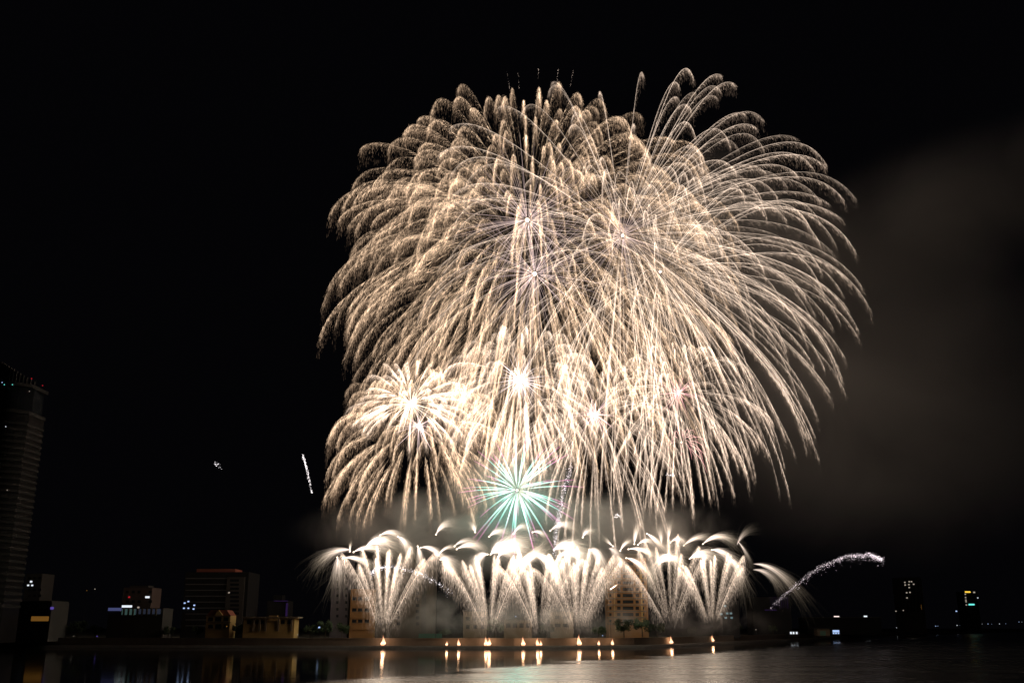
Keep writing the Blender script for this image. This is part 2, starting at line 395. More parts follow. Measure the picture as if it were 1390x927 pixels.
# left: hotel tower (curved front)
def hotel():
    Y = 430
    a = at(-40, 700, Y); b = at(22, 700, Y); top = at(20, 512, Y)[2]; base = LANDZ - .5
    cx = (a[0] + b[0]) / 2; w = b[0] - a[0]; H = top - base
    root = thing('hotel_tower', 'dark curved hotel high-rise with banded facade and red beacons at left edge', 'building', (cx, Y, base))
    n = 18; xs = np.linspace(-w / 2, w / 2, n)
    def outline(off=0, right=1.0): return [(x, -off - 7 * math.cos(x / w * 3.0)) for x in xs]
    def slab(bm, z0, z1, off, zslope=0):
        o = outline(off); pts = o + [(w / 2 + off, 14), (-w / 2 - off, 14)]
        lo = [bm.verts.new((x, y, z0)) for x, y in pts]; hi = [bm.verts.new((x, y, z1 + zslope * (.5 - x / w))) for x, y in pts]
        for i in range(len(pts)):
            j = (i + 1) % len(pts); bm.faces.new((lo[i], lo[j], hi[j], hi[i]))
        bm.faces.new(hi); bm.faces.new(lo[::-1])
    q = MB(); slab(q.bm, 0, H - 17, 0); q.build('wall', mat('dark_tower_glass', (.012, .010, .010), .4, .3, .08), root)
    Mb = mat('tower_band', (.022, .019, .017), .7, .25, .1)
    nf = 30
    for i in range(nf):
        z = 14 + (H - 36) * i / (nf - 1)
        q = MB(); slab(q.bm, z, z + 1.1, .45); q.build('floor_band', Mb, root)
    q = MB(); slab(q.bm, H - 17, H - 15.5, .5); q.build('cornice', Mb, root)
    q = MB(); slab(q.bm, H - 15.5, H - 5, -1.6); q.build('sky_lounge', M_glass, root)
    q = MB(); slab(q.bm, H - 5, H - 3.5, .3); q.build('cornice', Mb, root)
    q = MB()                                              # fins of the sloping crown
    for i in range(n):
        x, y = outline(.1)[i]
        z = H - 3.5 + 1.5 + 7.5 * max(0, 1 - max(0, (x / w + .14)) / .64)
        if x > -.16 * w: q.box(x - .35, x + .35, y, y + 1.2, H - 3.5, z)
    q.build('crown_fins', Mb, root)
    for px, py, m_ in ((43, 513.8, E_red), (58, 523.2, E_red), (22, 516, E_red)):
        p = at(px, py, Y - 5); ball('beacon', root, (p[0] - cx, p[1] - Y, p[2] - base), .28, m_, 1)
    for px, py, m_ in ((8, 579, E_white), (40, 531, E_dim), (10, 665, E_dim), (3, 519, E_cool), (6, 522, E_teal), (17, 522, E_teal)):
        p = at(px, py, Y - 9); ball('lit_window', root, (p[0] - cx, p[1] - Y, p[2] - base), .22, m_, 1)
hotel()
# left podium and blocks
B = Building('podium', 'low dark podium with an amber lit corner at left edge below the hotel tower', -10, 71, 817, 462, 18, M_conc)
x0, z1 = B.L(43, 834); x1, z0 = B.L(68, 843)
B.part('lit_screen', E_amber, 43, 66, 836, 842.5, .12, .2, 'amber lit window band')
B.part('roof_edge', M_conc, -10.5, 71.5, 815, 817.2, .8, 17)
B.part('window_strip', M_glass, 4, 38, 823, 828, .08, .3)
B.dot('violet_lamp', E_violet, 71, 825, .7, .3)
B = Building('office_block', 'small dark block with two lit windows behind the podium roof', 36, 58, 778, 560, 15, M_conc)
B.dot('lit_window', E_white, 42.5, 789, .6); B.dot('lit_window', E_white, 38.5, 794, .5); B.dot('lit_window', E_white, 44, 794, .5)
B.windows([40, 47, 54], [784, 800, 808], 1.4, 1.3)
B = Building('pavilion', 'brightly lit teal and blue terrace building at left with a lit blue canopy strip', 148, 222, 825, 480, 14, M_conc)
B.part('blue_canopy', E_blue, 148, 165, 824.5, 828.5, .8, .4); 
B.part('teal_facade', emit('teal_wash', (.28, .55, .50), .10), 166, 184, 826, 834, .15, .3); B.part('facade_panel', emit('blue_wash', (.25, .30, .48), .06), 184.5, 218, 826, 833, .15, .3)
for i in range(8): B.part('column', M_cream, 168 + i * 6.2, 169.4 + i * 6.2, 825.5, 835, .7, .2)
B.part('lit_window', E_white, 166, 179, 821, 824, .3, .3)
B = Building('hotel_block', 'dim brown block with one red lamp rising behind the teal lit terrace', 168, 207, 797, 520, 14, mat('brown_facade', (.10, .07, .06), .8, .2, .1))
B.part('roof_house', M_conc, 175, 200, 794, 797.3, -1.5, 9)
B.dot('red_lamp', E_red, 175.5, 810, .45); B.dot('lit_window', E_white, 199, 810, .6); B.dot('lit_window', E_white, 201.6, 810, .6); B.dot('lit_window', E_dim, 188, 824, .5)
B.windows([173, 181, 189, 204], [803, 816], 1.5, 1.3)
B = Building('office_block', 'big dark unlit office block with a paler stair tower at its right', 252, 338, 776, 540, 24, M_dark)
B.part('stair_tower', M_conc, 309, 328, 783, 858, .8, .4)
B.windows([319], [787.5 + i * 5.6 for i in range(9)], 4.6, 1.2, name='window_strip')
for o in [c for c in B.root.children if c.name.startswith('window_strip')]: o.location.y = -.82
for i in range(9): B.part('floor_band', mat('band', (.10, .10, .10), .8) if i == 0 else bpy.data.materials['band'], 252, 308, 784 + i * 8, 785.4 + i * 8, .3, .3)
B.part('roof_house', M_tile, 266, 318, 771.5, 776.2, -1.5, 16)
for px, py in ((251, 818), (250, 825), (256, 825), (264, 821), (263, 826), (256, 816)): B.dot('lit_window', E_cool, px, py, .42, .4)
B.dot('lit_window', E_dim, 311.5, 804, .4, .9)
# villa
B = Building('villa', 'three storey yellow villa with a central pediment and red roof on left bank', 280.5, 313, 835, 478, 10, M_yellow)
x0, z0 = B.L(291, 835); x1, z1 = B.L(303.5, 827.5)
MB().prism([(x0, z0), (x1, z0), ((x0 + x1) / 2, z1)], -.5, 3).build('pediment', M_yellow, B.root)
x0, z0 = B.L(280, 835); x1, z1 = B.L(313.5, 827.5)
MB().prism([(x0, z0 + .02), (x1, z0 + .02), (x1 - 2, z1), (x0 + 2, z1)], .4, 10).build('roof', M_tile, B.root)
B.windows([286, 307], [839.8, 849.5], 2.3, 1.5, sill=M_cream); B.windows([296.5], [839.8, 849.5], 2.8, 1.9, name='arched_bay', sill=M_cream)
B.part('floor_ledge', M_cream, 280.2, 313.3, 843.8, 844.8, .4, .3); B.part('cornice', M_cream, 280, 313.6, 835, 836.2, .5, .3)
B.dot('lit_window', E_amber, 308, 849.5, .3, .1)
B = Building('clubhouse', 'long low yellow building with flat overhanging roof and white columns on left bank', 331, 400, 838.5, 474, 10, M_yellow)
B.part('roof_slab', M_cream, 330, 405, 836.4, 838.7, 1.2, 10); B.part('pediment_block', M_yellow, 366, 377, 835, 842, .9, .3)
B.windows([338, 349, 356, 384, 393], [843.5], 1.8, 1.6, sill=M_cream)
for px in (345, 352.5, 361, 378, 396): B.part('column', M_cream, px - .6, px + .6, 838.8, 856, .7, .1)
B = Building('apartment_block', 'dim purple edged block behind the long low yellow clubhouse', 363, 391, 815, 560, 14, M_dark)
B.part('roof_edge', E_purp, 372, 391, 814.8, 815.8, .3, .2); B.part('purple_tube', E_purp, 388.5, 390, 818, 836, .3, .2); B.part('roof_house', M_dark, 371, 382, 807, 815.2, -1, 9)
# right: purple hall, far tower, signs
B = Building('hall', 'dim hall with upright violet tube lights behind the sparkling glitter arc at right', 1020, 1072, 810, 760, 20, M_dark)
for i in range(9): B.part('violet_tube', E_purp, 1046 + i * 2.8, 1047 + i * 2.8, 811 - (i % 3), 826 - (i * 5 % 4), .3, .2)
B.part('violet_tube', E_purp, 1038, 1054, 827, 828, .3, .2)
B = Building('high_rise', 'far grey residential tower with scattered small lit windows at right', 1222, 1250, 783, 1500, 34, M_conc)
B.windows([1227, 1232, 1237, 1241, 1246], [788 + i * 4 for i in range(11)], 2.6, 3.0)
for px, py in ((1228, 790), (1234, 789), (1237, 789), (1228.5, 793.5), (1233.5, 793), (1240, 792.5), (1234, 797), (1230.5, 804), (1235, 803.5), (1231, 811)): B.dot('lit_window', E_dim, px, py, 1.0, .5)
B.part('lit_stair', E_amber, 1250, 1251, 820, 827, .4, .4)
B = Building('high_rise', 'far dark block at right with yellow sign above, teal sign below and lamps between', 1308, 1326, 802, 1700, 30, M_dark)
B.part('yellow_sign', E_yel, 1309.5, 1317, 802, 804, 1, .5); B.part('teal_sign', E_teal, 1314.5, 1322.5, 819, 821, 1, .5)
for i, py in enumerate((806, 810.5, 814, 816.3, 820.5)): B.dot('lit_window', E_dim, 1310 + i * .35, py, 1.0, 1)
B.dot('lit_window', E_dim, 1322, 803.5, 1.4, 1); B.dot('lit_window', E_white, 1327, 811, .8, 1)
B = Building('gatehouse', 'small pale gatehouse with a dark green door on the right bank', 1109, 1126, 853, 790, 9, M_cream)
B.part('door', M_green, 1113, 1121, 856, 862, .1, .3); B.part('roof_slab', M_conc, 1108, 1127, 852, 853.3, .7, 9.4)
B = Building('kiosk', 'low waterside kiosk with three pale lit windows on the right bank', 1069, 1085, 856, 720, 6, M_dark)
B.windows([1073.5, 1077, 1081.3], [858.5], 1.2, 1.5, name='lit_window', m=E_white)
B = Building('kiosk', 'low waterside kiosk glowing blue on the right bank beside the gatehouse', 1128, 1141, 854.5, 800, 6, M_dark)
B.part('lit_canopy', E_cool, 1130, 1139, 854.6, 857.6, .5, .3); B.windows([1131.5, 1134.7, 1138], [859], 1.2, 1.0, name='lit_window', m=E_cool)
B = Building('warehouse', 'long low dark warehouse with two bright roof lamps on the right bank', 1095, 1195, 838, 980, 30, M_dark)
B.part('lit_sign', emit('pink_white_sign', (1, .8, .75), 1.2), 1132, 1139, 835.5, 837.5, .5, .5); B.part('lit_sign', E_white, 1172.5, 1177, 835, 838, .5, .5)
B.part('roof_edge', M_conc, 1094, 1196, 837, 838.2, .8, 30)
B = Building('office_block', 'dark block with cool lit windows behind the rightmost fan of fireworks', 972, 1002, 815, 620, 14, M_dark)
for px, py in ((984, 822), (987, 832), (992, 832), (985, 838), (993, 838), (979, 833)): B.dot('lit_window', emit('pale_teal_window', (.5, .8, .85), .22) if 'pale_teal_window' not in bpy.data.materials else bpy.data.materials['pale_teal_window'], px, py, .7, .2)

# green panelled site fence behind the wall
f = thing('site_fence', 'pale green panelled site fence on the wall near the leftmost fan', 'fence', (*at(584, 872, 462)[:2], 4.35))
for i in range(9):
    MB().box(-5.2 + i * 1.16, -5.2 + i * 1.16 + 1.08, -.05, .05, 0, 1.9).build('panel', M_green, f)

for px, py, Y, lab in ((593.5, 815, 463, 'tall thin dark pole right of the beige tower'), (457, 838, 463, 'tall thin dark pole left of the orange office block'), (831, 842, 466, 'tall thin dark pole before the orange tower')):
    p = at(px, py, Y); o = thing('flag_pole', lab, 'pole', (p[0], ledge(px, 9), LANDZ), 'poles along the promenade')
    MB().cone(0, 0, 0, p[2] - LANDZ, .14, .08, 8).build('shaft', M_metal, o); MB().cone(0, 0, p[2] - LANDZ, p[2] - LANDZ + .3, .16, .05, 8).build('finial', M_metal, o)

# ------------------------------------------------------------------ trees along the promenade
M_leaf = mat('dark_foliage', (.05, .075, .035), .8, .5, .6); M_bark = mat('bark', (.09, .07, .05), .9, .3, 2)
def tree_meshes(h, r, seed):
    R_ = random.Random(seed)
    t = MB(); t.cone(0, 0, 0, h * .55, .28, .14)
    for k in range(5):
        a = k * 1.3 + R_.random(); zz = h * (.3 + .06 * k)
        for s_ in range(4):
            t.cone(math.cos(a) * r * .15 * s_, math.sin(a) * r * .15 * s_, zz + s_ * h * .08, zz + (s_ + 1.1) * h * .08, .1, .07, 5)
    bm = bmesh.new(); clumps = []
    for k in range(16):
        a = R_.random() * 6.28; q = r * math.sqrt(R_.random()) * .85
        clumps.append((q * math.cos(a), q * math.sin(a), h * (.42 + .5 * R_.random() * (1 - .45 * q / r)), r * R_.uniform(.22, .42)))
    for cx, cy_, cz, cr in clumps:
        for k in range(70):
            d = Vector((R_.gauss(0, 1), R_.gauss(0, 1), R_.gauss(0, .8))).normalized() * cr * R_.random() ** .4
            p = Vector((cx, cy_, cz)) + d; u = Vector((R_.gauss(0, 1), R_.gauss(0, 1), R_.gauss(0, 1))).normalized() * .34; w = u.orthogonal().normalized() * .2
            bm.faces.new([bm.verts.new(p + x) for x in (-u, w, u, -w)])
    return t, bm
TREES = []
for i in range(3):
    t, bm = tree_meshes(9, 3.6, i)
    me = bpy.data.meshes.new('crown'); bm.to_mesh(me); bm.free(); me.materials.append(M_leaf)
    bmesh.ops.recalc_face_normals(t.bm, faces=t.bm.faces); mt = bpy.data.meshes.new('trunk'); t.bm.to_mesh(mt); t.bm.free(); mt.materials.append(M_bark)
    TREES.append((mt, me))
spots = [(12, 'at the far left below the hotel tower'), (86, 'right of the amber lit podium'), (106, 'in the dark gap left of the teal terrace'), (131, 'just left of the teal terrace'),
         (172, 'in front of the teal terrace'), (232, 'between the teal terrace and the dark office block'), (268, 'left of the yellow villa'), (322, 'between the yellow villa and the long clubhouse'),
         (372, 'in front of the long yellow clubhouse'), (389, 'hiding the right end of the yellow clubhouse'), (420, 'in the dark gap right of the clubhouse'), (441, 'left of the grey violet slab'),
         (463, 'at the foot of the grey violet slab'), (604, 'right of the beige tower'), (672, 'behind the second fan of fireworks'), (742, 'behind the third fan of fireworks'), (812, 'left of the orange tower foot'),
         (846, 'in front of the orange tower'), (872, 'at the right foot of the orange tower'), (893, 'right of the orange tower'), (940, 'between the two rightmost fans'), (1000, 'right of the rightmost fan'), (1048, 'in front of the violet lit hall')]
for i, (px, lab) in enumerate(spots):
    Y = 484 if px < 880 else 484 + (px - 880) * 1.6
    p = at(px, 862, Y); s_ = rng.uniform(.75, 1.25)
    o = thing('tree', 'dark leafy bank tree ' + lab, 'tree', (p[0], Y + rng.uniform(-5, 3), LANDZ), 'trees along the far bank', rng.uniform(0, 6))
    o.scale = (s_, s_, s_ * rng.uniform(.85, 1.1))
    mt, me = TREES[i % 3]; link('trunk', mt, o); link('crown', me, o)

# ------------------------------------------------------------------ street lamps
def street_lamp(px, py, Y, em, label, r=.35):
    p = at(px, py, Y); base = LANDZ if p[2] > LANDZ + 1 else 1.1
    o = thing('street_lamp', label, 'street lamp', (p[0], Y, base), 'street lamps along the far bank')
    h = p[2] - base
    MB().cone(0, 0, 0, h - r * .6, .12, .07, 6).build('post', M_metal, o)
    MB().cone(0, 0, h - r * .6, h + r * .6, r, r * .7, 8).build('lamp_head', em, o)
for px, py, Y, em, r, lab in [
    (100, 863, 474, E_dim, .2, 'small dim lamp on the bank left of the teal terrace'), (132, 863, 474, E_violet, .35, 'violet lamp at the wall below the left trees'),
    (291, 866, 470, E_cool, .3, 'pale blue lamp at the wall below the yellow villa'), (303, 866, 470, E_cool, .3, 'pale blue lamp right of the one below the yellow villa'), (334, 858, 478, E_dim, .3, 'dim warm lamp left of the clubhouse'),
    (404, 861, 476, E_dim, .3, 'dim warm lamp below the clubhouse roof end'), (433.5, 851, 490, E_cool, .55, 'bright pale blue lamp left of the grey violet slab'), (425, 850, 490, E_dim, .3, 'faint lamp beside the bright pale blue lamp'),
    (450, 868, 468, E_dim, .3, 'small warm lamp at the wall left of the leftmost fan'), (492, 867.5, 468, E_dim, .3, 'small pale lamp at the wall below the orange office block'), (510, 867, 468, E_violet, .5, 'violet lamp at the wall just left of the leftmost fan'), (529, 866.5, 468, E_cool, .5, 'blue lamp at the wall just right of the leftmost fan'),
    (700, 836, 500, E_cool, .4, 'pale lamp in the smoke between the second fan and the third fan'), (857, 861, 530, E_cool, .45, 'blue lamp at the foot of the orange tower'), (818, 862, 510, E_cool, .3, 'small blue lamp left of the orange tower foot'), (1026, 854, 700, E_dim, .4, 'small pale lamp right of the rightmost fan'),
    (118, 801, 900, E_amber, .5, 'small amber lamp on the dark slope at left'), (129, 799, 900, E_dim, .5, 'small pale lamp above the amber one on the dark slope'),
    (1216, 829, 1400, E_dim, 1.0, 'faint lamp at the foot of the far grey residential tower'), (1298, 829, 1500, E_cool, 1.3, 'cool lamp in front of the block with the teal sign'), (1226, 828, 1400, E_dim, .9, 'warm lamp beside the foot of the far grey residential tower')]:
    street_lamp(px, py, Y, em, lab, r)
far = [(1217, 851.5), (1223, 851), (1226, 851), (1231, 851), (1236, 850.7), (1246, 850.2), (1254.5, 850), (1270, 849.3), (1273, 849.2), (1299, 848.3), (1303, 848), (1312, 847), (1333, 846.5), (1341, 846.3), (1346, 846.6), (1356.5, 846.3), (1365, 846), (1387, 843.5), (1383, 843.6)]
far.sort()
for i, (px, py) in enumerate(far):
    street_lamp(px, py, 1500 + (px - 1215) * 6, E_cool if i % 3 else E_white, 'white lamp, %s from the left in the long row on the far right bank' % ('first second third fourth fifth sixth seventh eighth ninth tenth eleventh twelfth thirteenth fourteenth fifteenth sixteenth seventeenth eighteenth nineteenth'.split()[i]), .5 + .4 * (i % 2))

# ------------------------------------------------------------------ aerial shells
PW = 60000
HI = 'gold willow shells high in the sky'
willow('willow_burst', 'upper left huge gold willow burst with thick falling glitter and a bright core', (716, 299), 520, 119, 270, 3.7, .80, 800, 1.0, .20, 1.05, power=PW, wild=1.1, dT=.2, top=.42, keep=lambda d: d[2] < .985, pistil=110, plen=.42, group=HI, core=1.2, pist_col=(1.5, 1.1, 1.05))
willow('willow_burst', 'huge gold willow burst whose bright core sits directly below the upper left one', (726, 372), 530, 117, 250, 3.8, .80, 750, 1.0, .20, .95, power=PW, wild=1.1, dT=.2, top=.34, down=.36, pistil=110, plen=.42, group=HI, core=1.2, pist_col=(1.5, 1.1, 1.05))
willow('willow_burst', 'widest gold willow burst at upper right with long thin arcs bending down', (845, 320), 515, 143, 250, 3.7, .62, 650, .6, 1.5, .66, wild=.9, lw=.22, col=PALE, power=PW * 1.2, pistil=90, plen=.24, group=HI, core=.9, dT=.18, top=.22, keep=lambda d: d[2] < .93 and (d[0] > -.3 or rng.uniform() < .45), pist_col=(1.3, .95, .9))
willow('willow_burst', 'right hand gold willow burst with a small core and thin drooping arcs', (896, 369), 525, 112, 140, 4.1, .62, 450, .5, 1.5, .75, lw=.22, col=PALE, power=PW * .8, group=HI, core=.8, dT=.22, keep=lambda d: d[0] > -.2 or rng.uniform() < .4)
LO = 'smaller gold shells in the middle of the sky'
willow('willow_burst', 'lower left gold burst with drooping fringes and a pinkish hot core', (568, 578), 494, 52, 110, 2.9, 1.0, 800, .9, .14, .8, wild=1.1, keep=lambda d: d[2] > -.8, power=PW * .4, pistil=50, plen=.3, group=LO, core=1.3, pist_col=(2.6, 1.9, 1.8), q0=1.1, down=.3)
willow('willow_burst', 'white hot petalled gold burst just above the pinkish core at lower left', (558, 548), 486, 38, 62, 1.5, 1.1, 700, .5, .8, .85, col=PALE, keep=lambda d: d[2] > -.4, wild=1.4, group=LO, core=1.6, spread=.6, q0=.7, lw=.25, t0=.06, pistil=60, plen=.4, pist_col=(4, 3.2, 2.4))
willow('willow_burst', 'middle gold burst with a white starry core above the teal star', (706, 516), 492, 49, 120, 2.8, 1.0, 800, .75, .4, .7, wild=1.2, col=PALE, power=PW * .5, pistil=90, plen=.3, group=LO, core=1.3, pist_col=(3.4, 2.8, 2.8), q0=1.1, down=.45)
willow('willow_burst', 'middle gold burst with a pinkish core just right of the starry one', (808, 563), 488, 54, 100, 3.0, .9, 600, .5, .9, .62, col=PALE, power=PW * .4, pistil=60, plen=.22, group=LO, core=.9, pist_col=(2.8, 1.8, 1.8))
willow('willow_burst', 'right gold burst with pink rays at its core and arcs reaching right', (921, 533), 496, 50, 90, 2.7, .9, 500, .4, 1.0, .75, col=PALE, power=PW * .3, pistil=60, plen=.28, group=LO, core=.6, pist_col=(2.4, 1.2, 1.25))
willow('pink_burst', 'small pink half open burst at right below the gold one with pink rays', (925, 600), 486, 15, 46, 1.8, 1.4, 0, .3, 2.6, 0, lw=.22, col=np.array([.95, .42, .40]), keep=lambda d: d[0] * .8 + d[2] > -.1, power=0, group=LO, core=.45)

# ------------------------------------------------------------------ teal star with magenta tips
def star(name, label, cpx, Y, R, n, power):
    c = at(*cpx, Y); root = thing(name, label, 'firework burst', c)
    D = sphere_dirs(n, .12)
    for d in D:
        L = R * rng.uniform(.85, 1.15); m = 14; f = np.linspace(.05, 1, m)
        P = d[None] * (L * f)[:, None] + np.array([0, 0, -1])[None] * (f ** 2.4 * R * .11)[:, None]
        r = np.interp(f, [0, .15, .3, .55, .72, .9, 1], [.06, .20, .36, .33, .22, .16, .08]) * rng.uniform(.75, 1.1)
        teal, mag, heart = np.array([.24, 1.0, .82]), np.array([.95, .25, .62]), np.array([.75, .66, .5])
        x0 = rng.uniform(.58, .72)
        K = 1.7 * np.stack([np.interp(f, [0, .14, .28, .5, x0, x0 + .1, 1], [heart[k] * .25, heart[k] * .3, (1.0, 1.25, 1.15)[k], (.62, 1.2, 1.02)[k], teal[k] * .8, mag[k], mag[k] * .7]) for k in range(3)], 1)
        b = Sparks(); b.strands(P[None], r[None], K[None]); b.build('light_ray', root)
    ball('core', root, (0, 0, 0), .6, CORE)
    lamp('burst_light', root, (0, -3, 0), power, (.22, 1, .78), 6)
    lamp('burst_light', root, (0, 6, 0), power, (.22, 1, .78), 6)
    return root
star('star_burst', 'teal and white starburst with magenta tipped rays low in the centre', (702, 665), 476, 28.5, 66, 18000)

# ------------------------------------------------------------------ fans of comets rising from the bank
def fan(label, bpx, Y, angs, hgt, power, hair=.62, lean=0):
    Y = ledge(bpx[0], 4.5); c = at(*bpx, Y); root = thing('comet_fan', label, 'firework fan', c, 'comet fans fired from the bank')
    for i, a in enumerate(angs):
        a = rad(a * 1.03 + rng.normal(0, 1.6)); H = hgt * 1.12 * rng.uniform(.80, 1.14); k = .45; az = rng.normal(0, .16)
        v0 = 42 * math.sqrt(H / 45); T = 1.75 * rng.uniform(.85, 1.2)
        d = np.array([math.sin(a), az * .6, math.cos(a)]) * v0
        pos = lambda t: d[None] * ((1 - np.exp(-k * t)) / k)[:, None] + np.array([0, 0, -G / k])[None] * (t - (1 - np.exp(-k * t)) / k)[:, None]
        vel = lambda t: d[None] * np.exp(-k * t)[:, None] + np.array([0, 0, -G / k])[None] * (1 - np.exp(-k * t))[:, None]
        edge = abs(i - (len(angs) - 1) / 2) / ((len(angs) - 1) / 2)
        b = Sparks(); m = 24; t = np.linspace(.16, T, m); f = (t - .16) / (T - .16)
        wob = rng.normal(0, .10, (m, 3)).cumsum(0) * .5
        lv = (.07 + 1.4 * edge ** 4) * rng.uniform(.6, 1.5) * np.interp(f, [0, .15, .7, 1], [.15, .8, 1.1, .7]) * rng.uniform(.75, 1.2)
        b.strands((pos(t) + wob)[None], .11, (PALE[None] * lv[:, None])[None])
        n = 2400; ts = .2 + (T - .2) * rng.beta(1.2, .95, n); p, v = pos(ts), vel(ts)
        a0 = np.minimum(rng.exponential(.62, n), 1.9); da = rng.uniform(.2, .55, n)
        vs = v * .25 * rng.uniform(.3, 1.3, (n, 1)) + rng.normal(0, 1.5, (n, 3)) + np.array([.6, 0, 0])
        def sp(q):
            e = (1 - np.exp(-2 * q)) / 2
            return p + vs * e[:, None] + np.array([0, 0, -G / 2])[None] * (q - e)[:, None] - np.array([0, 0, 1.6])[None] * q[:, None]
        hh = p[:, 2] / hgt
        heat = hair * 1.25 * np.exp(-a0 / 1.3) * np.minimum(rng.lognormal(-.3, .6, n), 2) * np.interp(hh, [0, .15, .6, 1], [.12, .5, .85, 1.35])
        b.spikes(sp(a0 + da), sp(a0), .14 * rng.uniform(.5, 1.2, n), PALE[None] * heat[:, None], GOLD[None] * (heat * .6)[:, None])
        b.build('comet_trail', root)
    lamp('fan_light', root, (0, -3, hgt * .85), power, (1, .82, .62), 8)
    lamp('muzzle_light', root, (0, -1.5, 2.5), power * .02, (1, .6, .35), .8)
    return root
FP = 9000
A11 = list(np.linspace(-20, 22, 12))
fan('leftmost fan of gold comets rising in front of the beige tower', (520, 868), 456, A11, 40, FP)
fan('second gold comet fan counted from the left, tilting its left edge outward', (664, 869), 452, list(np.linspace(-25, 18, 11)), 40, FP)
fan('third gold comet fan, narrow, left of the bank centre below the white hot crest', (731, 869), 451, list(np.linspace(-20, 19, 9)), 37, FP)
fan('fourth gold comet fan with straight well parted comets left of the orange tower', (784, 868), 454, list(np.linspace(-22, 25, 13)), 42, FP)
fan('fifth gold comet fan just right of the orange tower', (911, 863), 515, list(np.linspace(-27, 18, 10)), 48, FP)
fan('rightmost gold comet fan on the bank beside the dark block', (967, 859), 560, list(np.linspace(-20, 21, 11)), 47, FP)

# ------------------------------------------------------------------ comets that broke at the top: plumes of fine hair behind a bright head
def bez(p0, p1, p2, t): return (1 - t) ** 2 * p0 + 2 * t * (1 - t) * p1 + t * t * p2
def plume(label, a, b_, c, spread, n=60, heat=1.0, Y=None, hang=.6, head=True):
    Y = Y or (464 if a[0] < 850 else 464 + (a[0] - 850) * .75); Y += rng.uniform(-6, 6)
    P0, P1, P2 = at(*a, Y), at(*b_, Y), at(*c, Y); s = mpp(*b_, Y) * spread
    root = thing('comet_plume', label, 'firework plume', P0, 'spent comet plumes crowning the fans')
    n = int(n * 2.0); m = 9; t = np.linspace(0, 1, m)[None, :, None]
    o1, o2 = rng.normal(0, .5, (n, 1, 3)) * s * .8, rng.normal(0, .75, (n, 1, 3)) * s * 1.15
    o2[:, :, 2] -= np.abs(rng.normal(0, 1, (n, 1))) * s * hang
    e = rng.uniform(.55, 1.05, (n, 1, 1)); st = rng.uniform(0, .25, (n, 1, 1)) * (1 if n > 20 else 0)
    tt = st + (e - st) * t
    P = bez(P0[None, None], (P1 + 0)[None, None] + o1, P2[None, None] + o2, tt)
    f = tt[..., 0]
    K = (.30 if heat > 1.25 else .27) * (np.array([1, .79, .66])[None, None] * (heat * np.interp(f, [0, .25, .6, 1.05], [1.35, 1.15, .6, .08]) * rng.uniform(.4, 1.2, (n, 1)))[..., None])
    K[..., 2] *= np.interp(f, [0, 1], [1.05, .8])
    q = Sparks(); q.strands(P, np.interp(f, [0, .5, 1], [.085, .07, .04]), K)
    ns = n * 3; j = rng.integers(0, n, ns); w = rng.integers(2, m, ns); A = P[j, w] + rng.normal(0, .25, (ns, 3)); dr = rng.exponential(1, (ns, 1)) * s * .28 * (.3 + hang)
    A = A - np.array([0, 0, 1.0]) * dr; dd = (P[j, w] - P[j, w - 1]); dd /= np.linalg.norm(dd, axis=1, keepdims=True) + 1e-6
    q.spikes(A, A - (dd * .5 - np.array([0, 0, .8])) * rng.uniform(.5, 1.6, (ns, 1)), .13, K[j, w] * rng.uniform(.4, 1.3, (ns, 1)) * np.exp(-dr / (s * .5)))
    q.build('hair', root, P0)
    if head:
        h = ball('head', root, (0, 0, 0), .42, CORE, 1)
    return root
